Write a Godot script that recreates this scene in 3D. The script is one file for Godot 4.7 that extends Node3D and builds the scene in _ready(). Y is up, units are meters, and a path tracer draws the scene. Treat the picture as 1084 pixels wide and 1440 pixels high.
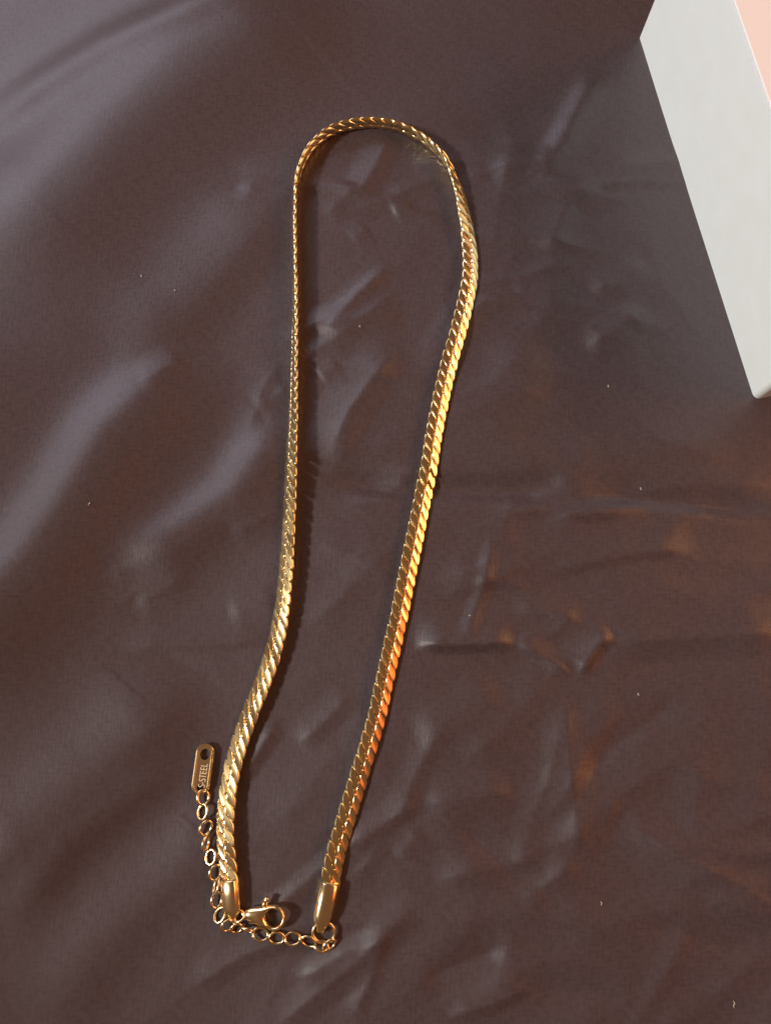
extends Node3D
# A gold necklace laid out in a loop on a dark, creased satin tablecloth, beside a white carton.
# Sizes below are in millimetres; MM turns them into metres.

const MM := 0.001
const PITCH := 3.12                                  # distance from one chain link to the next

var xs := PackedFloat32Array()
var zs := PackedFloat32Array()
var relief := PackedFloat32Array()                   # height of the cloth at each grid point
var M := {}
var rng := RandomNumberGenerator.new()


func _ready() -> void:
	rng.seed = 7
	# ---- camera, surroundings, lamps ----
	var cam := Camera3D.new()
	cam.name = "camera"
	cam.position = Vector3(0, 0.2200, 0)
	cam.rotation_degrees = Vector3(-79.00, 0, 0)
	cam.fov = 64.100
	cam.near = 0.01
	cam.far = 20.0
	add_child(cam)
	cam.current = true
	var env := Environment.new()
	env.background_mode = Environment.BG_COLOR
	env.background_color = Color(0.120, 0.067, 0.041).linear_to_srgb()
	env.background_energy_multiplier = 1.0
	env.tonemap_mode = Environment.TONE_MAPPER_LINEAR
	env.tonemap_exposure = 1.25
	env.sdfgi_enabled = true
	env.ssao_enabled = true
	env.ssil_enabled = true
	var we := WorldEnvironment.new()
	we.name = "room_light"
	we.environment = env
	add_child(we)
	# the white lamp on the left that throws the shadows to the right
	var key := OmniLight3D.new()
	key.name = "white_lamp"
	key.position = Vector3(-1.24, 1.03, 0.19)
	key.light_color = Color(1.0, 0.985, 0.96)
	key.light_energy = 2.0
	key.light_size = 0.095
	key.omni_range = 6.0
	key.omni_attenuation = 2.0
	key.shadow_enabled = true
	add_child(key)
	# the warm lamp of the room, on the right
	area("warm_lamp", Vector3(0.74, 0.51, -0.26), Vector2(0.74, 0.24), Color(1.0, 0.70, 0.46), 0.36)
	# the orange glow of a small lamp lower on the right
	area("orange_lamp", Vector3(0.80, 0.50, 0.16), Vector2(0.36, 0.26), Color(1.0, 0.42, 0.18), 0.06)
	# the cool window behind, on the left
	area("window_light", Vector3(-0.75, 0.78, -1.01), Vector2(0.95, 0.70), Color(0.90, 0.92, 1.0), 0.60)

	make_materials()
	make_cloth()
	make_box()
	make_necklace()
	make_lint()


func area(called: String, at: Vector3, size: Vector2, color: Color, energy: float) -> void:
	var l := AreaLight3D.new()
	l.name = called
	l.area_size = size
	l.area_normalize_energy = true
	l.light_color = color
	l.light_energy = energy
	l.shadow_enabled = true
	l.area_range = 6.0
	add_child(l)
	l.look_at_from_position(at, Vector3(0, 0, -0.05), Vector3.UP)


# ---------------------------------------------------------------- helpers

func part(called: String, mesh: Mesh, mat: Material, parent: Node) -> MeshInstance3D:
	var o := MeshInstance3D.new()
	o.name = called
	o.mesh = mesh
	o.material_override = mat
	parent.add_child(o, true)
	return o


func tag_as(o: Node, label: String, category: String, group := "", kind := "") -> void:
	o.set_meta("label", label)
	if category:
		o.set_meta("category", category)
	if group:
		o.set_meta("group", group)
	if kind:
		o.set_meta("kind", kind)


func grid_mesh(rows: Array, close_u: bool, close_v: bool, smooth := true) -> ArrayMesh:
	# a sheet of points, rows[v][u]; quads between neighbours
	var st := SurfaceTool.new()
	st.begin(Mesh.PRIMITIVE_TRIANGLES)
	add_grid(st, rows, close_u, close_v, smooth)
	return finish(st)


func add_grid(st: SurfaceTool, rows: Array, close_u: bool, close_v: bool, smooth := true) -> void:
	st.set_smooth_group(0 if smooth else -1)
	var nv := rows.size()
	var nu: int = rows[0].size()
	for v in (nv if close_v else nv - 1):
		for u in (nu if close_u else nu - 1):
			var a: Vector3 = rows[v][u]
			var b: Vector3 = rows[v][(u + 1) % nu]
			var c: Vector3 = rows[(v + 1) % nv][(u + 1) % nu]
			var d: Vector3 = rows[(v + 1) % nv][u]
			for p in [a, b, c, a, c, d]:
				st.add_vertex(p)


func finish(st: SurfaceTool) -> ArrayMesh:
	st.index()
	st.generate_normals()
	return st.commit()


func tube_rows(path: Array, radius, closed: bool, sides := 8) -> Array:
	var rows := []
	var n := path.size()
	for i in n:
		var p: Vector3 = path[i]
		var q: Vector3 = path[(i + 1) % n] if closed or i < n - 1 else path[i]
		var o: Vector3 = path[(i - 1 + n) % n] if closed or i > 0 else path[i]
		var t := (q - o).normalized()
		var side := t.cross(Vector3.UP if absf(t.y) < 0.9 else Vector3.RIGHT).normalized()
		var up := side.cross(t)
		var r: float = radius[i] if radius is Array else radius
		var row := []
		for k in sides:
			var a := TAU * k / sides
			row.append(p + (side * cos(a) + up * sin(a)) * r)
		rows.append(row)
	return rows


# ---------------------------------------------------------------- materials

func metal(color: Color, rough: float) -> StandardMaterial3D:
	var m := StandardMaterial3D.new()
	m.albedo_color = color.linear_to_srgb()
	m.metallic = 1.0
	m.roughness = rough
	return m


func make_materials() -> void:
	M.golds = [metal(Color(0.90, 0.71, 0.38), 0.19), metal(Color(0.88, 0.69, 0.35), 0.23), metal(Color(0.91, 0.73, 0.41), 0.17), metal(Color(0.85, 0.65, 0.32), 0.25)]
	M.bright_gold = metal(Color(0.94, 0.71, 0.38), 0.2)
	M.letter = metal(Color(0.95, 0.76, 0.50), 0.5)
	var paper := StandardMaterial3D.new()
	paper.albedo_color = Color(0.77, 0.81, 0.80).linear_to_srgb()
	paper.roughness = 0.55
	var grain := FastNoiseLite.new()
	grain.seed = 9
	grain.frequency = 0.02
	grain.fractal_octaves = 5
	var ramp := Gradient.new()
	ramp.set_color(0, Color(0.982, 0.98, 0.975))
	ramp.set_color(1, Color(1, 1, 1))
	var mottle := NoiseTexture2D.new()
	mottle.noise = grain
	mottle.color_ramp = ramp
	mottle.seamless = true
	paper.albedo_texture = mottle
	paper.uv1_triplanar = true
	paper.uv1_scale = Vector3(9, 9, 9)
	M.paper = paper
	var pink := StandardMaterial3D.new()
	pink.albedo_color = Color(0.78, 0.745, 0.73).linear_to_srgb()
	pink.roughness = 0.6
	M.pink = pink
	var lint := StandardMaterial3D.new()
	lint.albedo_color = Color(0.40, 0.35, 0.28).linear_to_srgb()
	lint.roughness = 0.9
	M.lint = lint
	# the cloth: plain weave with fine uneven threads
	var n := 512
	var img := Image.create(n, n, false, Image.FORMAT_RGB8)
	var fine := FastNoiseLite.new()
	fine.seed = 3
	fine.frequency = 0.05
	for y in n:
		for x in n:
			var w := 0.5 + 0.22 * sin(TAU * x * 48.0 / n) * sin(TAU * y * 48.0 / n) + 0.35 * fine.get_noise_2d(x, y * 0.25) + 0.35 * fine.get_noise_2d(x * 0.25 + 900.0, y)
			img.set_pixel(x, y, Color(w, w, w))
	var tone := Image.create(n, n, false, Image.FORMAT_RGB8)
	for y in n:
		for x in n:
			var w := img.get_pixel(x, y).r - 0.5
			w = 0.92 + 0.32 * w
			tone.set_pixel(x, y, Color(w, w, w))
	tone.generate_mipmaps()
	img.bump_map_to_normal_map(2.0)
	img.generate_mipmaps()
	var cloth := StandardMaterial3D.new()
	cloth.albedo_color = Color(0.066, 0.043, 0.046).linear_to_srgb()
	cloth.albedo_texture = ImageTexture.create_from_image(tone)
	cloth.roughness = 0.42
	cloth.metallic_specular = 0.6
	cloth.normal_enabled = true
	cloth.normal_texture = ImageTexture.create_from_image(img)
	cloth.normal_scale = 0.5
	M.cloth = cloth


# ---------------------------------------------------------------- the tablecloth

func lines(lo: float, hi: float, step: float) -> PackedFloat32Array:
	var a := PackedFloat32Array()
	for far in [600.0, 450.0, 330.0, 240.0, 170.0, 120.0, 80.0, 50.0, 30.0, 15.0]:
		a.append(lo - far)
	var n := int((hi - lo) / step)
	for i in n + 1:
		a.append(lo + i * step)
	for far in [15.0, 30.0, 50.0, 80.0, 120.0, 170.0, 240.0, 330.0, 450.0, 600.0]:
		a.append(hi + far)
	return a


func fold(pts: Array, lit: float, dark: float, height: float, soft := true) -> void:
	# raises a crease along pts: its slope is lit mm wide on the left of its run and dark mm wide on the right
	var reach := maxf(lit, dark) * (2.4 if soft else 4.5)
	var lo: Vector2 = pts[0]
	var hi: Vector2 = pts[0]
	var total := 0.0
	for i in range(1, pts.size()):
		lo = lo.min(pts[i])
		hi = hi.max(pts[i])
		total += pts[i].distance_to(pts[i - 1])
	var i0 := xs.bsearch(lo.x - reach)
	var i1 := mini(xs.bsearch(hi.x + reach), xs.size())
	var j0 := zs.bsearch(lo.y - reach)
	var j1 := mini(zs.bsearch(hi.y + reach), zs.size())
	for j in range(j0, j1):
		for i in range(i0, i1):
			var p := Vector2(xs[i], zs[j])
			var best := 1e9
			var where := 0.0
			var side := 1.0
			var run := 0.0
			for k in pts.size() - 1:
				var a: Vector2 = pts[k]
				var d: Vector2 = pts[k + 1] - a
				var len := d.length()
				var t := clampf((p - a).dot(d) / (len * len), 0.0, 1.0)
				var off := p - a - d * t
				var s := off.length_squared()
				if s < best:
					best = s
					where = run + t * len
					side = d.x * off.y - d.y * off.x
				run += len
			best = sqrt(best)
			if best > reach:
				continue
			# soft change of width across the crest, so the relief has no kink there
			var w := lit if side < 0.0 else dark
			var end := minf(where, total - where) / total
			var fade := smoothstep(0.0, 0.28, end + 0.02)
			relief[j * xs.size() + i] += height * 1.4 * fade * (exp(-best * best / (w * w)) if soft else pow(maxf(0.0, 1.0 - (sqrt(best * best + 0.09) - 0.3) / (w * 2.2)), 1.4))


func bowl(x: float, z: float) -> float:
	# the cloth rises a little towards the near left and the near right
	var a := maxf(0.0, -x - 35.0)
	var b := maxf(0.0, x - 45.0)
	a = a * a / (1.0 + pow(a / 125.0, 6.0))
	b = b * b / (1.0 + pow(b / 115.0, 6.0))
	return 0.0021 * a * smoothstep(-170.0, -70.0, z) + 0.0012 * b * smoothstep(-70.0, 10.0, z)


func beside_box(x: float, z: float) -> float:
	# the cloth is pressed flat where the carton stands
	var d := x - 78.0 - (z + 193.0) * 0.205
	return lerpf(smoothstep(-4.0, -32.0, d), 1.0, smoothstep(-72.0, -40.0, z))


func make_cloth() -> void:
	xs = lines(-150.0, 150.0, 0.7)
	zs = lines(-235.0, 110.0, 0.7)
	var nx := xs.size()
	var nz := zs.size()
	relief.resize(nx * nz)
	var broad := FastNoiseLite.new()
	broad.seed = 11
	broad.frequency = 0.012
	broad.fractal_octaves = 2
	var crumple := FastNoiseLite.new()
	crumple.seed = 5
	crumple.noise_type = FastNoiseLite.TYPE_SIMPLEX_SMOOTH
	crumple.fractal_type = FastNoiseLite.FRACTAL_RIDGED
	crumple.frequency = 0.017
	crumple.fractal_octaves = 2
	var soft := FastNoiseLite.new()
	soft.seed = 21
	soft.frequency = 0.05
	soft.fractal_octaves = 2
	for j in nz:
		for i in nx:
			var x := xs[i]
			var z := zs[j]
			var u := (x - z) * 0.7071
			var v := (x + z) * 0.7071
			relief[j * nx + i] = 0.5 * broad.get_noise_2d(u * 0.55, v) + bowl(x, z) + (0.02 + 0.65 * smoothstep(-70.0, 30.0, x + 0.3 * z)) * beside_box(x, z) * crumple.get_noise_2d(u * 0.7, v) + 0.05 * soft.get_noise_2d(x, z)
	fold([Vector2(-123.6, -105.5), Vector2(-101.1, -132.5), Vector2(-83.9, -158.3), Vector2(-61.4, -180.3), Vector2(-35.8, -201.7), Vector2(-16.2, -221.1)], 23.4, 27.3, 4.93)
	fold([Vector2(-128.3, -152.4), Vector2(-104.3, -172.9), Vector2(-85.7, -186.5), Vector2(-57.9, -199.1), Vector2(-36.1, -210.7)], 7.4, 6.2, 1.16)
	fold([Vector2(-121.1, 12.1), Vector2(-109.7, -4.4), Vector2(-92.7, -27.1), Vector2(-84.2, -42.8), Vector2(-74.7, -63.0), Vector2(-64.5, -75.4), Vector2(-49.2, -92.4)], 10.7, 15.6, 3.48)
	fold([Vector2(-67.6, -77.5), Vector2(-60.9, -83.4), Vector2(-56.6, -87.1)], 3.0, 3.0, 0.32, false)
	fold([Vector2(-79.3, -88.1), Vector2(-57.7, -101.1), Vector2(-42.0, -121.1), Vector2(-32.0, -138.3)], 13.6, 8.8, 1.16)
	fold([Vector2(-72.3, -24.2), Vector2(-56.5, -34.9), Vector2(-41.5, -46.7), Vector2(-34.0, -58.9), Vector2(-30.8, -73.3)], 7.8, 8.8, 2.17)
	fold([Vector2(-36.4, -72.3), Vector2(-31.4, -75.4), Vector2(-26.9, -79.0)], 3.0, 3.0, 0.43, false)
	fold([Vector2(-42.1, -36.4), Vector2(-33.5, -40.4), Vector2(-27.7, -45.7)], 3.0, 3.0, 0.43, false)
	fold([Vector2(-104.3, 52.1), Vector2(-87.4, 38.5), Vector2(-72.0, 24.6), Vector2(-58.1, 10.3), Vector2(-51.1, -0.7)], 13.6, 9.7, 1.92)
	fold([Vector2(-92.6, 62.1), Vector2(-78.1, 42.0), Vector2(-62.5, 29.9), Vector2(-50.1, 21.1)], 4.9, 4.9, 0.72)
	fold([Vector2(-85.4, 86.2), Vector2(-64.3, 60.5), Vector2(-43.8, 42.0), Vector2(-37.0, 28.1)], 9.7, 7.8, 0.80)
	fold([Vector2(-71.6, -28.1), Vector2(-69.3, -21.3), Vector2(-66.2, -17.5)], 3.0, 3.0, 0.29, false)
	fold([Vector2(-67.1, -17.5), Vector2(-57.8, -21.7), Vector2(-52.3, -27.1)], 3.0, 3.0, 0.36, false)
	fold([Vector2(-70.3, -6.8), Vector2(-47.6, -7.1), Vector2(-28.4, -8.1)], 3.9, 1.2, 0.42, false)
	fold([Vector2(-42.3, -15.2), Vector2(-28.6, -18.5)], 3.0, 3.0, 0.29, false)
	fold([Vector2(-20.1, -53.2), Vector2(-8.2, -51.2), Vector2(3.5, -49.6), Vector2(15.3, -49.2), Vector2(39.8, -48.7), Vector2(51.7, -52.8)], 3.9, 3.3, -1.48)
	fold([Vector2(45.7, -50.8), Vector2(51.7, -53.2), Vector2(53.9, -58.9), Vector2(53.3, -67.1)], 3.0, 3.0, 0.37, false)
	fold([Vector2(52.9, -48.1), Vector2(70.0, -46.7), Vector2(89.4, -44.4), Vector2(108.7, -42.0)], 3.9, 1.6, -1.12, false)
	fold([Vector2(7.2, -7.1), Vector2(22.3, -7.0), Vector2(35.2, -7.9)], 4.7, 1.2, 1.50, false)
	fold([Vector2(34.0, -8.1), Vector2(42.9, -2.9), Vector2(49.5, 1.2)], 2.3, 1.2, 0.60, false)
	fold([Vector2(50.6, 1.2), Vector2(56.5, -7.5), Vector2(60.6, -9.4)], 3.9, 1.3, 0.98, false)
	fold([Vector2(56.0, -7.5), Vector2(77.2, -8.6), Vector2(107.6, -10.3)], 9.6, 3.0, 1.25, false)
	fold([Vector2(28.1, -11.5), Vector2(43.4, -15.2), Vector2(55.5, -9.6)], 3.0, 3.0, 0.37, false)
	fold([Vector2(-15.8, -56.8), Vector2(-10.2, -71.2), Vector2(-3.2, -81.5), Vector2(4.7, -90.7)], 4.3, 3.0, 0.99, false)
	fold([Vector2(-18.2, -131.4), Vector2(-12.0, -137.1), Vector2(-8.5, -141.8)], 3.0, 3.0, 0.33, false)
	fold([Vector2(1.7, -133.0), Vector2(7.6, -135.7)], 3.0, 3.0, 0.33, false)
	fold([Vector2(-10.4, -124.1), Vector2(-5.0, -127.9)], 3.0, 3.0, 0.21, false)
	fold([Vector2(-18.9, -81.3), Vector2(-12.9, -85.1)], 3.0, 3.0, 0.23, false)
	fold([Vector2(-20.8, -94.6), Vector2(-8.6, -99.4), Vector2(5.7, -101.1)], 3.2, 6.4, 0.59, false)
	fold([Vector2(25.2, -52.8), Vector2(32.4, -67.1), Vector2(37.7, -77.5), Vector2(41.9, -94.6)], 9.7, 7.0, 0.65)
	fold([Vector2(45.1, -143.0), Vector2(55.3, -160.7), Vector2(66.0, -181.5)], 3.9, 4.9, 1.00)
	fold([Vector2(31.3, -143.7), Vector2(46.4, -149.8), Vector2(49.9, -153.1)], 3.2, 3.0, 0.75, false)
	fold([Vector2(46.2, -117.7), Vector2(50.8, -127.9), Vector2(54.3, -136.0), Vector2(65.0, -139.9)], 8.1, 3.0, 1.00, false)
	fold([Vector2(36.6, -107.3), Vector2(48.7, -112.1)], 3.0, 3.0, 0.29, false)
	fold([Vector2(58.2, -107.3), Vector2(67.6, -109.9), Vector2(75.8, -117.1)], 3.2, 3.0, 0.75, false)
	fold([Vector2(56.4, -90.3), Vector2(64.7, -94.6), Vector2(74.9, -102.0)], 3.2, 3.0, 1.00, false)
	fold([Vector2(65.3, -146.7), Vector2(89.9, -149.5)], 3.0, 3.0, 0.62, false)
	fold([Vector2(67.1, -140.4), Vector2(76.7, -141.6)], 3.0, 3.0, 0.18, false)
	fold([Vector2(59.6, 37.2), Vector2(75.3, 46.2), Vector2(99.4, 58.5)], 3.2, 3.2, 0.78, false)
	fold([Vector2(60.1, 60.3), Vector2(75.8, 64.1), Vector2(97.5, 69.1)], 3.0, 3.0, -0.38, false)
	fold([Vector2(48.9, 45.4), Vector2(48.4, 35.1), Vector2(47.4, 24.6), Vector2(47.4, 6.7)], 3.4, 3.0, 0.62, false)
	fold([Vector2(49.9, 29.9), Vector2(58.7, 19.3), Vector2(70.2, 12.1), Vector2(77.1, 6.3)], 3.0, 3.0, -0.62, false)
	fold([Vector2(8.4, 75.1), Vector2(20.8, 70.6), Vector2(30.6, 66.7)], 3.0, 3.0, -0.75, false)
	fold([Vector2(34.6, 77.2), Vector2(45.1, 78.0), Vector2(59.1, 78.3)], 3.0, 3.0, -0.50, false)
	fold([Vector2(8.8, 33.0), Vector2(21.5, 31.6), Vector2(33.5, 29.9)], 3.0, 3.0, 0.62, false)
	fold([Vector2(16.0, 36.8), Vector2(31.9, 50.1), Vector2(46.9, 58.0)], 3.0, 3.0, -0.50, false)
	fold([Vector2(7.0, 16.6), Vector2(20.1, 11.2), Vector2(29.6, 2.1)], 5.8, 7.8, 0.68)
	fold([Vector2(3.2, 47.1), Vector2(9.1, 39.1)], 3.0, 3.0, 0.35, false)
	fold([Vector2(3.6, -83.9), Vector2(-8.4, -67.1), Vector2(-17.0, -48.7)], 3.0, 3.0, 0.25, false)
	fold([Vector2(-14.0, -42.8), Vector2(-0.4, -46.7), Vector2(11.5, -58.9)], 3.0, 3.0, 0.30, false)
	fold([Vector2(-19.7, -34.9), Vector2(-4.2, -29.0), Vector2(3.4, -21.3)], 3.0, 3.0, 0.25, false)
	fold([Vector2(-21.3, -11.8), Vector2(-11.8, -19.4), Vector2(3.5, -34.9)], 3.0, 3.0, 0.30, false)
	fold([Vector2(19.0, -34.9), Vector2(30.7, -40.8), Vector2(46.5, -45.7)], 3.0, 3.0, 0.30, false)
	fold([Vector2(14.9, -23.2), Vector2(28.5, -29.0), Vector2(38.3, -34.9)], 3.0, 3.0, 0.25, false)
	fold([Vector2(32.0, -172.9), Vector2(38.0, -155.9), Vector2(33.2, -134.8), Vector2(30.7, -118.9)], 3.0, 3.0, 0.25, false)
	fold([Vector2(75.1, -132.5), Vector2(79.9, -109.9), Vector2(91.0, -92.4)], 3.0, 3.0, 0.25, false)
	fold([Vector2(28.0, -92.4), Vector2(44.0, -83.9), Vector2(63.9, -79.6)], 3.0, 3.0, 0.25, false)
	fold([Vector2(63.7, -75.4), Vector2(76.9, -63.0), Vector2(98.2, -56.8)], 3.0, 3.0, 0.25, false)
	fold([Vector2(69.3, -34.9), Vector2(84.4, -29.0), Vector2(105.5, -29.0)], 3.0, 3.0, 0.30, false)
	fold([Vector2(64.6, -19.4), Vector2(80.0, -21.3), Vector2(102.6, -17.5)], 3.0, 3.0, 0.20, false)
	fold([Vector2(18.1, 15.7), Vector2(32.8, 21.1), Vector2(47.4, 24.6)], 3.0, 3.0, 0.25, false)
	fold([Vector2(71.5, 21.1), Vector2(83.9, 28.1), Vector2(100.2, 29.9)], 3.0, 3.0, 0.25, false)
	fold([Vector2(13.8, 62.1), Vector2(31.7, 58.8), Vector2(56.4, 62.1)], 3.0, 3.0, 0.25, false)
	fold([Vector2(-7.9, 3.0), Vector2(-4.1, 21.1), Vector2(3.3, 33.4)], 3.0, 3.0, 0.20, false)
	fold([Vector2(-0.4, 58.8), Vector2(10.3, 62.1), Vector2(24.5, 60.5)], 3.0, 3.0, 0.20, false)
	fold([Vector2(-28.4, 75.1), Vector2(-10.9, 71.9), Vector2(10.1, 78.3)], 3.4, 3.0, 0.25, false)
	fold([Vector2(20.6, 79.9), Vector2(38.4, 70.3), Vector2(56.1, 68.7)], 3.0, 3.0, 0.25, false)
	fold([Vector2(73.3, 75.1), Vector2(84.2, 70.3), Vector2(96.5, 70.3)], 3.0, 3.0, 0.20, false)
	# fine straight creases where the cloth has been folded and sat on
	for k in 80:
		var mid := Vector2(rng.randf_range(-35.0, 125.0), rng.randf_range(-160.0, 80.0))
		var turn := deg_to_rad(rng.randf_range(-28.0, 22.0) if rng.randf() < 0.65 else rng.randf_range(-75.0, -30.0))
		var half := Vector2(cos(turn), sin(turn)) * rng.randf_range(9.0, 26.0)
		var bend := Vector2(-half.y, half.x) * rng.randf_range(-0.12, 0.12)
		var size := rng.randf_range(0.22, 0.62) * beside_box(mid.x, mid.y)
		fold([mid - half, mid + bend, mid + half], rng.randf_range(1.4, 4.0), rng.randf_range(1.2, 2.6), size, false)
	var verts := PackedVector3Array()
	var normals := PackedVector3Array()
	var tangents := PackedFloat32Array()
	var uvs := PackedVector2Array()
	verts.resize(nx * nz)
	normals.resize(nx * nz)
	uvs.resize(nx * nz)
	for j in nz:
		for i in nx:
			var n := j * nx + i
			verts[n] = Vector3(xs[i], relief[n], zs[j]) * MM
			var ia := maxi(i - 1, 0)
			var ib := mini(i + 1, nx - 1)
			var ja := maxi(j - 1, 0)
			var jb := mini(j + 1, nz - 1)
			var sx := (relief[j * nx + ib] - relief[j * nx + ia]) / (xs[ib] - xs[ia])
			var sz := (relief[jb * nx + i] - relief[ja * nx + i]) / (zs[jb] - zs[ja])
			normals[n] = Vector3(-sx, 1.0, -sz).normalized()
			uvs[n] = Vector2(xs[i], zs[j]) / 22.0
			tangents.append_array(PackedFloat32Array([1.0, 0.0, 0.0, 1.0]))
	var idx := PackedInt32Array()
	for j in nz - 1:
		for i in nx - 1:
			var a := j * nx + i
			idx.append_array(PackedInt32Array([a, a + 1, a + nx + 1, a, a + nx + 1, a + nx]))
	var arr := []
	arr.resize(Mesh.ARRAY_MAX)
	arr[Mesh.ARRAY_VERTEX] = verts
	arr[Mesh.ARRAY_NORMAL] = normals
	arr[Mesh.ARRAY_TANGENT] = tangents
	arr[Mesh.ARRAY_TEX_UV] = uvs
	arr[Mesh.ARRAY_INDEX] = idx
	var mesh := ArrayMesh.new()
	mesh.add_surface_from_arrays(Mesh.PRIMITIVE_TRIANGLES, arr)
	var o := part("tablecloth", mesh, M.cloth, self)
	tag_as(o, "dark purple brown satin tablecloth with pressed creases and soft folds", "", "", "structure")


func lift(x: float, z: float) -> float:
	# height of the cloth, in mm
	var i := clampi(xs.bsearch(x) - 1, 0, xs.size() - 2)
	var j := clampi(zs.bsearch(z) - 1, 0, zs.size() - 2)
	var nx := xs.size()
	var a := clampf((x - xs[i]) / (xs[i + 1] - xs[i]), 0.0, 1.0)
	var b := clampf((z - zs[j]) / (zs[j + 1] - zs[j]), 0.0, 1.0)
	return lerpf(lerpf(relief[j * nx + i], relief[j * nx + i + 1], a), lerpf(relief[(j + 1) * nx + i], relief[(j + 1) * nx + i + 1], a), b)


func on_cloth(p: Vector3) -> Vector3:
	# p in mm above the flat table, to metres above the cloth
	return Vector3(p.x, p.y + lift(p.x, p.z), p.z) * MM


# ---------------------------------------------------------------- the white carton

func slab(length: float, width: float, y0: float, y1: float, corner: float, bevel: float, inset: float, lean := 0.0) -> ArrayMesh:
	# a box with rounded upright edges and rounded rims; its near left bottom edge runs along local z from 0 to length
	var rows := []
	var prof := [[bevel, y0], [bevel * 0.3, y0 + bevel * 0.3], [0.0, y0 + bevel], [0.0, y0 + bevel + 0.08], [0.0, y1 - bevel - 0.08 - lean * 4.0], [0.0, y1 - bevel - lean * 4.0], [lean, y1 - bevel], [lean + bevel * 0.3, y1 - bevel * 0.3], [lean + bevel, y1]]
	for k in prof:
		var row := []
		var d: float = k[0] + inset
		for q in [[width, length, 0.0], [0.0, length, 90.0], [0.0, 0.0, 180.0], [width, 0.0, 270.0]]:
			var cx: float = clampf(q[0], corner, width - corner)
			var cz: float = clampf(q[1], corner, length - corner)
			for s in 6:
				var a := deg_to_rad(q[2] + 90.0 * s / 5.0)
				row.append(Vector3(cx + cos(a) * (corner - d), k[1], cz + sin(a) * (corner - d)) * MM)
		rows.append(row)
	var st := SurfaceTool.new()
	st.begin(Mesh.PRIMITIVE_TRIANGLES)
	add_grid(st, rows, true, false)
	for flip in [false, true]:
		st.set_smooth_group(1 if flip else 2)
		var row: Array = rows[-1] if flip else rows[0]
		for i in range(1, row.size() - 1):
			for p in ([row[0], row[i + 1], row[i]] if not flip else [row[0], row[i], row[i + 1]]):
				st.add_vertex(p)
	return finish(st)


func make_box() -> void:
	var ends := [Vector2(78.02, -192.77), Vector2(103.72, -74.99)]
	var far: Vector2 = ends[0]
	var near: Vector2 = ends[1]
	var length := far.distance_to(near)
	var box := Node3D.new()
	box.name = "carton_box"
	add_child(box)
	var z := Vector3(near.x - far.x, 0, near.y - far.y).normalized()
	var x := Vector3.UP.cross(z)
	box.transform = Transform3D(Basis(x, Vector3.UP, z), Vector3(far.x, -0.1, far.y) * MM)
	tag_as(box, "white cardboard box with a pale pink top lying beside the gold necklace", "box")
	part("tray", slab(length, 85.0, 0.0, 14.0, 1.7, 0.03, 0.0, 0.0), M.paper, box)
	part("sleeve", slab(length, 85.0, 14.0, 46.4, 1.7, 0.03, 0.0), M.paper, box)
	part("top_panel", slab(length, 85.0, 46.4, 47.2, 1.7, 0.35, 0.5), M.pink, box)


# ---------------------------------------------------------------- the necklace

func link_mesh() -> ArrayMesh:
	# one link of the flattened curb chain: two slanted polished lobes joined by a bridge. Local x is across the chain, -z along it
	var st := SurfaceTool.new()
	st.begin(Mesh.PRIMITIVE_TRIANGLES)
	var slant := deg_to_rad(38.0)
	var n := 16
	for s: float in [1.0, -1.0]:
		var ea := Vector3(1.0, 0, 1.0 / tan(slant)) * s
		var eb := Vector3(0, 0, -1.0) * s
		var mid := Vector3(1.29 * s, 0, 0)
		var rings := [[0.55, -1, 0.0], [0.86, -1, 0.06], [1.0, -1, 0.30], [1.0, 1, 0.26], [0.94, 1, 0.07], [0.86, 1, 0.0]]
		var rows := []
		for r in rings:
			var row := []
			for k in n:
				var a := TAU * k / n
				var ca := signf(cos(a)) * pow(absf(cos(a)), 0.55)
				var sa := signf(sin(a)) * pow(absf(sin(a)), 0.6)
				var taper := 1.0 - 0.12 * (1.0 - cos(a)) * 0.5
				var p: Vector3 = mid + ea * (1.30 * ca * r[0]) + eb * (1.68 * sa * taper * r[0])
				var roof: float = 0.95 - 0.078 * p.x * p.x - 0.04 * absf(p.x) + 0.04 * ca * r[0] + 0.06 * sa * r[0]
				p.y = (roof - r[2]) if r[1] > 0 else -(roof * 0.9 - r[2])
				row.append(p * MM)
			rows.append(row)
		add_grid(st, rows, true, false)
		st.set_smooth_group(1)
		for k in range(1, n - 1):
			for p in [rows[-1][0], rows[-1][k], rows[-1][k + 1]]:
				st.add_vertex(p)
		st.set_smooth_group(2)
		for k in range(1, n - 1):
			for p in [rows[0][0], rows[0][k + 1], rows[0][k]]:
				st.add_vertex(p)
	var rows2 := []
	for z in [-1.75, -1.4, 1.4, 1.75]:
		var row := []
		var r := 0.8 if absf(z) < 1.6 else 0.5
		for k in 8:
			var a := TAU * k / 8.0
			row.append(Vector3(cos(a) * 0.95 * r, sin(a) * 0.76 * r, z) * MM)
		rows2.append(row)
	add_grid(st, rows2, true, false)
	return finish(st)


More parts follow.
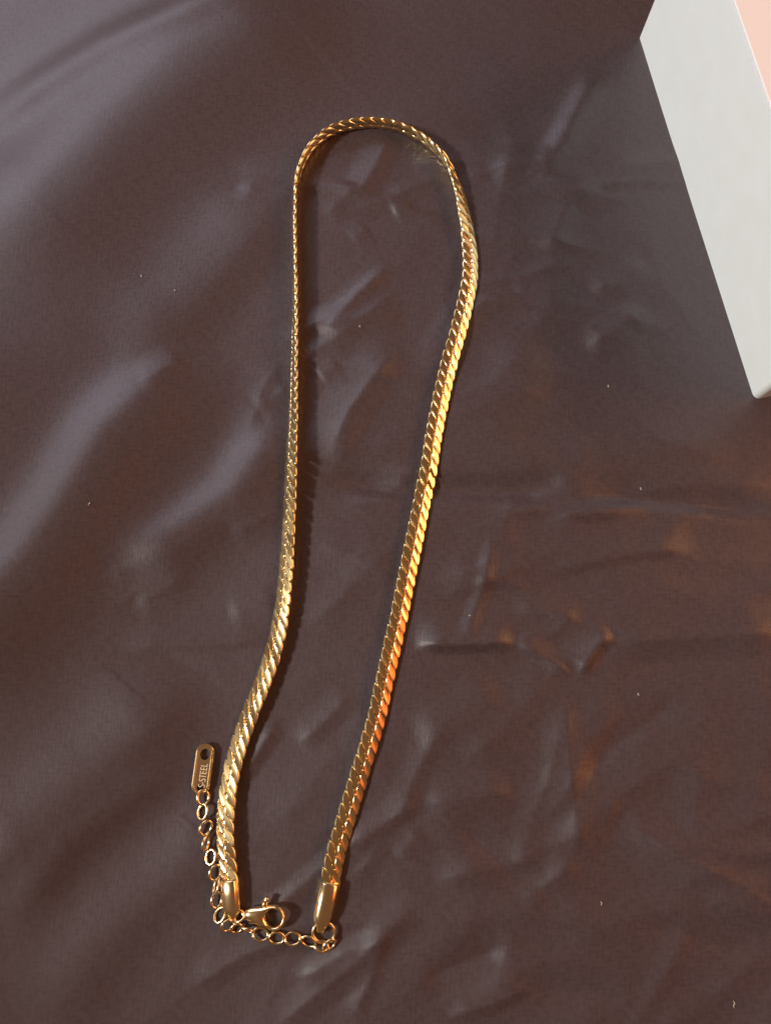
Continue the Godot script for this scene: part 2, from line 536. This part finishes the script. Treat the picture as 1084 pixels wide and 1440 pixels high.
func make_necklace() -> void:
	var way := [Vector3(-38.9, 51.7, 20), Vector3(-39.8, 45.1, 20), Vector3(-40.4, 38.3, 20), Vector3(-40.0, 29.7, 20), Vector3(-38.3, 21.0, 20), Vector3(-35.5, 12.1, 20), Vector3(-32.0, 3.0, 22), Vector3(-29.1, -6.2, 22), Vector3(-27.4, -15.5, 31), Vector3(-26.5, -26.9, 38), Vector3(-26.0, -38.5, 46), Vector3(-25.7, -50.3, 48), Vector3(-25.5, -62.4, 54), Vector3(-25.5, -74.7, 61), Vector3(-25.5, -87.2, 69), Vector3(-25.5, -100.0, 76), Vector3(-25.7, -113.1, 84), Vector3(-26.1, -126.5, 86), Vector3(-26.1, -137.9, 87), Vector3(-24.8, -146.0, 88), Vector3(-21.5, -152.8, 88), Vector3(-16.1, -157.5, 88), Vector3(-9.3, -159.7, 88), Vector3(-2.5, -160.1, 88), Vector3(4.9, -158.7, 87), Vector3(12.0, -154.7, 84), Vector3(17.9, -147.7, 77), Vector3(21.1, -140.0, 56), Vector3(22.9, -131.5, 40), Vector3(24.2, -121.5, 29), Vector3(24.2, -111.5, 22), Vector3(22.6, -102.8, 18), Vector3(20.4, -94.1, 18), Vector3(17.7, -84.5, 18), Vector3(15.5, -75.0, 18), Vector3(13.4, -64.7, 18), Vector3(11.8, -54.5, 18), Vector3(9.7, -44.5, 18), Vector3(7.7, -34.7, 18), Vector3(5.7, -25.0, 18), Vector3(3.8, -15.5, 18), Vector3(1.7, -6.2, 18), Vector3(-0.4, 3.0, 18), Vector3(-2.4, 12.1, 18), Vector3(-5.1, 21.0, 18), Vector3(-7.8, 29.7, 15), Vector3(-10.5, 38.4, 15), Vector3(-12.7, 46.0, 15), Vector3(-13.9, 52.6, 15)]
	# walk the strand and put a link at every pitch
	var fine: Array[Vector3] = []
	for i in way.size() - 1:
		var a: Vector3 = way[maxi(i - 1, 0)]
		var b: Vector3 = way[i]
		var c: Vector3 = way[i + 1]
		var d: Vector3 = way[mini(i + 2, way.size() - 1)]
		for k in 12:
			fine.append(b.cubic_interpolate(c, a, d, k / 12.0))
	fine.append(way[-1])
	var along := PackedFloat32Array([0.0])
	for i in range(1, fine.size()):
		along.append(along[-1] + Vector2(fine[i].x - fine[i - 1].x, fine[i].y - fine[i - 1].y).length())
	var count := int(round(along[-1] / PITCH))
	var step := along[-1] / count
	var necklace := Node3D.new()
	necklace.name = "necklace"
	necklace.position = Vector3.ZERO
	add_child(necklace)
	tag_as(necklace, "gold flat curb chain necklace laid in a long loop on the dark cloth", "necklace")
	var mesh := link_mesh()
	var first: MeshInstance3D
	for n in count:
		var s := (n + 0.5) * step
		var i := clampi(along.bsearch(s) - 1, 0, fine.size() - 2)
		var p: Vector3 = fine[i].lerp(fine[i + 1], (s - along[i]) / (along[i + 1] - along[i]))
		var j0 := maxi(i - 3, 0)
		var j1 := mini(i + 4, fine.size() - 1)
		var t := Vector3(fine[j1].x - fine[j0].x, 0, fine[j1].y - fine[j0].y).normalized()
		var roll := deg_to_rad(p.z + rng.randf_range(-2.6, 2.6))
		var right := t.cross(Vector3.UP)
		var up := Vector3.UP * cos(roll) - right * sin(roll)
		var across := t.cross(up)
		var h := sqrt(pow(2.45 * sin(roll), 2) + pow(0.85 * cos(roll), 2)) + 0.05
		var o: MeshInstance3D
		if first == null:
			first = part("chain_link", mesh, M.golds[0], necklace)
			o = first
		else:
			o = first.duplicate()
			o.name = "chain_link"
			necklace.add_child(o, true)
		o.material_override = M.golds[rng.randi_range(0, 3)]
		o.transform = Transform3D(Basis(across, up, -t).rotated(up, rng.randf_range(-0.045, 0.045)), on_cloth(Vector3(p.x, h, p.y)))
	end_cap(necklace, [Vector3(-38.90, 1.50, 51.11), Vector3(-37.92, 1.00, 61.17)], 0.32)
	end_cap(necklace, [Vector3(-13.78, 1.50, 52.11), Vector3(-16.22, 1.10, 63.59)], -0.12)
	ring_part(necklace, "extender_link", Vector3(-46.40, 1.10, 31.64), 95, 20, 4.40, 3.49, 0.35)
	ring_part(necklace, "extender_link", Vector3(-46.36, 1.00, 35.11), 80, -25, 4.40, 3.30, 0.34)
	ring_part(necklace, "extender_link", Vector3(-45.34, 0.80, 38.92), 62, 18, 4.40, 3.30, 0.34)
	ring_part(necklace, "extender_link", Vector3(-44.98, 1.40, 42.38), 80, 68, 4.40, 3.30, 0.34)
	ring_part(necklace, "extender_link", Vector3(-43.80, 0.80, 45.89), 80, -20, 4.22, 3.30, 0.34)
	ring_part(necklace, "extender_link", Vector3(-42.55, 0.90, 49.58), 70, 25, 4.40, 3.49, 0.34)
	ring_part(necklace, "extender_link", Vector3(-42.13, 1.50, 52.78), 75, -60, 4.40, 3.12, 0.34)
	ring_part(necklace, "extender_link", Vector3(-42.03, 0.90, 56.08), 82, 30, 4.40, 3.30, 0.34)
	ring_part(necklace, "extender_link", Vector3(-41.12, 0.80, 59.58), 60, -25, 4.40, 3.30, 0.34)
	ring_part(necklace, "jump_ring", Vector3(-38.95, 1.50, 61.84), 40, 35, 3.85, 3.67, 0.34)
	ring_part(necklace, "jump_ring", Vector3(-36.19, 1.60, 59.69), 30, -40, 3.49, 3.30, 0.35)
	ring_part(necklace, "extender_link", Vector3(-36.84, 0.80, 62.70), 20, 30, 3.67, 3.12, 0.34)
	ring_part(necklace, "extender_link", Vector3(-34.04, 1.10, 63.10), -15, 62, 4.04, 3.12, 0.34)
	ring_part(necklace, "extender_link", Vector3(-30.89, 0.80, 64.01), -15, -15, 4.40, 3.49, 0.34)
	ring_part(necklace, "extender_link", Vector3(-26.89, 0.80, 64.82), 0, 12, 4.40, 3.49, 0.34)
	ring_part(necklace, "extender_link", Vector3(-22.92, 0.80, 64.99), 0, -12, 4.40, 3.49, 0.34)
	ring_part(necklace, "extender_link", Vector3(-19.02, 0.90, 65.77), -20, 22, 4.40, 3.30, 0.34)
	ring_part(necklace, "jump_ring", Vector3(-15.26, 1.00, 63.62), 0, 8, 6.24, 5.87, 0.40)
	ring_part(necklace, "extender_link", Vector3(-15.83, 0.90, 66.91), -15, -20, 4.04, 3.12, 0.34)
	ring_part(necklace, "extender_link", Vector3(-13.88, 1.30, 66.46), 40, 30, 4.04, 2.94, 0.34)
	clasp(necklace, [Vector3(-27.53, 1.60, 59.85), Vector3(-33.42, 1.30, 59.28)], [Vector3(-30.19, 2.00, 57.28), Vector3(-29.36, 2.00, 55.47)])
	size_tag(necklace, [Vector3(-46.09, 0.90, 18.32), Vector3(-47.38, 0.90, 30.97)])


func end_cap(parent: Node3D, ends: Array, roll: float) -> void:
	# folded metal cap crimped over the end of the chain, narrowing to a tab
	var a := on_cloth(ends[0])
	var b := on_cloth(ends[1])
	var length := a.distance_to(b) / MM
	var rows := []
	var secs := [[-0.02, 2.05, 1.1], [0.0, 2.3, 1.5], [0.02, 2.42, 1.66], [0.35, 2.45, 1.68], [0.66, 2.42, 1.66], [0.78, 2.1, 1.42], [0.88, 1.45, 0.98], [0.94, 1.08, 0.78], [0.99, 1.0, 0.6], [1.0, 0.7, 0.35]]
	for s in secs:
		var row := []
		for k in 28:
			var t := TAU * k / 28.0
			var w := signf(cos(t)) * pow(absf(cos(t)), 0.88)
			var v := signf(sin(t)) * pow(absf(sin(t)), 0.88)
			var dent := 1.0 - 0.10 * exp(-pow((fposmod(t, TAU) - 0.42) / 0.13, 2)) * smoothstep(0.95, 0.75, s[0])
			row.append(Vector3(w * s[1] * dent, v * s[2] * dent, s[0] * length) * MM)
		rows.append(row)
	var st := SurfaceTool.new()
	st.begin(Mesh.PRIMITIVE_TRIANGLES)
	add_grid(st, rows, true, false)
	for side in [0, -1]:
		st.set_smooth_group(3)
		for k in range(1, 27):
			var tri: Array = [rows[side][0], rows[side][k + 1], rows[side][k]]
			if side == -1:
				tri.reverse()
			for p in tri:
				st.add_vertex(p)
	var o := part("end_cap", finish(st), M.bright_gold, parent)
	var z := (b - a).normalized()
	var x := Vector3.UP.cross(z).normalized()
	o.transform = Transform3D(Basis(x, z.cross(x), z).rotated(z, roll), a)


func oval_mesh(length: float, width: float, wire: float) -> ArrayMesh:
	var path := []
	for k in 24:
		var a := TAU * k / 24.0
		path.append(Vector3(cos(a) * (length * 0.5 - wire), 0, sin(a) * (width * 0.5 - wire)) * MM)
	return grid_mesh(tube_rows(path, wire * MM, true, 8), true, true)


func ring_part(parent: Node3D, called: String, at: Vector3, angle: float, tilt: float, length: float, width: float, wire: float) -> void:
	var o := part(called, oval_mesh(length, width, wire), M.bright_gold, parent)
	o.transform = Transform3D(Basis(Vector3.UP, deg_to_rad(angle)) * Basis(Vector3.RIGHT, deg_to_rad(tilt)), on_cloth(at))


func drop(p: Vector2, tail: float, r0: float, r1: float) -> float:
	# distance to the outline of a drop: circle r0 at the origin, circle r1 at tail along x; negative inside
	var t := clampf(p.x / tail, 0.0, 1.0)
	return p.distance_to(Vector2(t * tail, 0)) - lerpf(r0, r1, t)


func clasp(parent: Node3D, ends: Array, lever: Array) -> void:
	var c := on_cloth(ends[0])
	var e := on_cloth(ends[1])
	var tail := c.distance_to(e) / MM
	var top := []
	var n := 48
	var steps := [0.0, 0.06, 0.16, 0.3, 0.45, 0.55, 0.7, 0.84, 0.94, 1.0]
	var rows := []
	for k in n:
		var a := TAU * k / n
		var dir := Vector2(cos(a), sin(a))
		var lo := 2.0
		var hi := 12.0
		for it in 24:
			var m := (lo + hi) * 0.5
			if drop(dir * m, tail, 3.05, 1.75) < 0.0:
				lo = m
			else:
				hi = m
		var row := []
		for half: float in [1.0, -1.0]:
			for q in (steps if half > 0 else [0.94, 0.84, 0.7, 0.55, 0.45, 0.3, 0.16, 0.06]):
				var r := lerpf(1.92, lo, q)
				var p := dir * r
				var d := minf(-drop(p, tail, 3.05, 1.75), r - 1.92) / 1.75
				d = clampf(d, 0.0, 1.0)
				var y := (0.15 + 1.35 * sqrt(1.0 - (1.0 - d) * (1.0 - d))) * half
				row.append(Vector3(p.x, y, p.y) * MM)
		row.reverse()
		rows.append(row)
	var body := part("lobster_clasp", grid_mesh(rows, true, true), M.bright_gold, parent)
	var x := (e - c).normalized()
	var z := x.cross(Vector3.UP).normalized()
	body.transform = Transform3D(Basis(x, z.cross(x), z), c)
	# the little thumb lever with its round end
	var inv := body.transform.affine_inverse()
	var l0: Vector3 = inv * on_cloth(lever[0])
	var l1: Vector3 = inv * on_cloth(lever[1])
	var path := []
	var radii := []
	for k in [[0.0, 0.25], [0.02, 0.75], [0.4, 0.78], [0.68, 0.62], [0.80, 0.64], [0.90, 0.68], [1.0, 0.74], [1.1, 0.66], [1.17, 0.4], [1.19, 0.05]]:
		path.append(l0.lerp(l1, k[0]))
		radii.append(k[1] * MM)
	part("lever", grid_mesh(tube_rows(path, radii, false, 12), true, false), M.bright_gold, body)
	# the swivel eye at the tail
	var eye := part("swivel_eye", oval_mesh(3.0, 1.7, 0.42), M.bright_gold, body)
	eye.position = Vector3(tail + 1.2, 0, 0) * MM
	eye.rotation = Vector3(0.9, 0, 0)


func size_tag(parent: Node3D, ends: Array) -> void:
	# a flat plate with round ends, a raised rim and a hole at each end
	var a := on_cloth(ends[0])
	var b := on_cloth(ends[1])
	var length := a.distance_to(b) / MM
	var hw := 2.3
	var zlist := []
	for k in 61:
		zlist.append(length * 0.5 * (1.0 - cos(PI * k / 60.0)))
	var holes := [[2.75, 1.2, 1.4], [length - 1.7, 0.95, 0.85]]
	for h in holes:
		for k in 13:
			zlist.append(h[0] - h[2] * cos(PI * k / 12.0))
	zlist.sort()
	var st := SurfaceTool.new()
	st.begin(Mesh.PRIMITIVE_TRIANGLES)
	for s: float in [1.0, -1.0]:
		var rows := []
		for z in zlist:
			var xo := hw
			if z < hw:
				xo = sqrt(maxf(hw * hw - (hw - z) * (hw - z), 0.0))
			elif z > length - hw:
				xo = sqrt(maxf(hw * hw - (z - length + hw) * (z - length + hw), 0.0))
			xo = maxf(xo, 0.02)
			var xi := 0.0
			for h in holes:
				var q: float = (z - h[0]) / h[2]
				if absf(q) < 1.0:
					xi = h[1] * sqrt(1.0 - q * q)
			var rim := minf(xo - 0.01, maxf(xi, xo - 0.5))
			var rim2 := minf(rim, maxf(xi, xo - 0.72))
			var row := []
			for p in [[xi, -0.3], [xo - 0.01, -0.3], [xo, -0.2], [xo, 0.14], [maxf(xo - 0.26, rim), 0.40], [rim, 0.40], [rim2, 0.2], [xi, 0.2]]:
				row.append(Vector3(p[0] * s, p[1], z) * MM)
			if s < 0:
				row.reverse()
			rows.append(row)
		add_grid(st, rows, true, false, false)
	var o := part("size_tag", finish(st), M.bright_gold, parent)
	var z := (b - a).normalized()
	var x := Vector3.UP.cross(z).normalized()
	o.transform = Transform3D(Basis(x, z.cross(x), z), a)
	var t := TextMesh.new()
	t.text = "S-STEEL"
	var f := SystemFont.new()
	f.font_names = PackedStringArray(["Droid Sans"])
	f.font_weight = 400
	t.font = f
	t.font_size = 48
	t.pixel_size = 0.001
	t.depth = 0.002
	var l := part("lettering", t, M.letter, o)
	# reads from the lower end of the tag upwards
	l.transform = Transform3D(Basis(Vector3(0, 0, -0.036), Vector3(-0.05, 0, 0), Vector3(0, 0.03, 0)), Vector3(0.25, 0.2, length * 0.63) * MM)


# ---------------------------------------------------------------- lint

func lint_speck(at: Vector2, angle: float, length: float, label: String) -> void:
	var path := []
	var radii := []
	for k in 6:
		var q := k / 5.0 - 0.5
		path.append(Vector3(q * length, 0.12 + 0.10 * sin(k * 2.1), 0.18 * sin(k * 1.7 + length * 9.0)) * MM)
		radii.append((0.03 + 0.13 * (1.0 - 3.6 * q * q)) * MM)
	var o := part("lint_speck", grid_mesh(tube_rows(path, radii, false, 6), true, false), M.lint, self)
	o.transform = Transform3D(Basis(Vector3.UP, deg_to_rad(angle)), on_cloth(Vector3(at.x, 0.0, at.y)))
	tag_as(o, label, "lint", "pale lint specks on the dark cloth")


func make_lint() -> void:
	lint_speck(Vector2(-103.4, -51.2), 20, 0.90, "pale round lint speck on the cloth by the left edge of the picture")
	lint_speck(Vector2(-78.2, -43.4), 70, 0.90, "yellowish lint speck on the cloth in the dark hollow left of the chain")
	lint_speck(Vector2(-60.0, -106.6), 60, 0.70, "tiny white lint speck on the cloth left of the upper part of the chain")
	lint_speck(Vector2(-69.7, -110.8), 110, 0.90, "thin pale fibre on the upper left of the cloth")
	lint_speck(Vector2(-7.3, -96.3), 120, 0.80, "white lint speck on the cloth inside the upper loop of the chain")
	lint_speck(Vector2(70.4, -49.4), 115, 0.90, "short pale fibre just above the pressed crease right of the chain")
	lint_speck(Vector2(66.1, 6.0), 110, 0.80, "small pale fibre on the dark cloth below the lower pressed crease on the right")
	lint_speck(Vector2(62.9, -79.0), 100, 0.90, "pale fibre on the cloth left of the lower corner of the white box")
	lint_speck(Vector2(84.7, 79.6), 88, 1.70, "longer straight pale fibre near the bottom right corner of the cloth")
	lint_speck(Vector2(22.4, -14.5), 10, 0.60, "white lint dot on the cloth right of the middle of the chain")
	lint_speck(Vector2(53.9, 57.0), 95, 1.10, "faint pale fibre on the lower right of the cloth below the bluish crease")
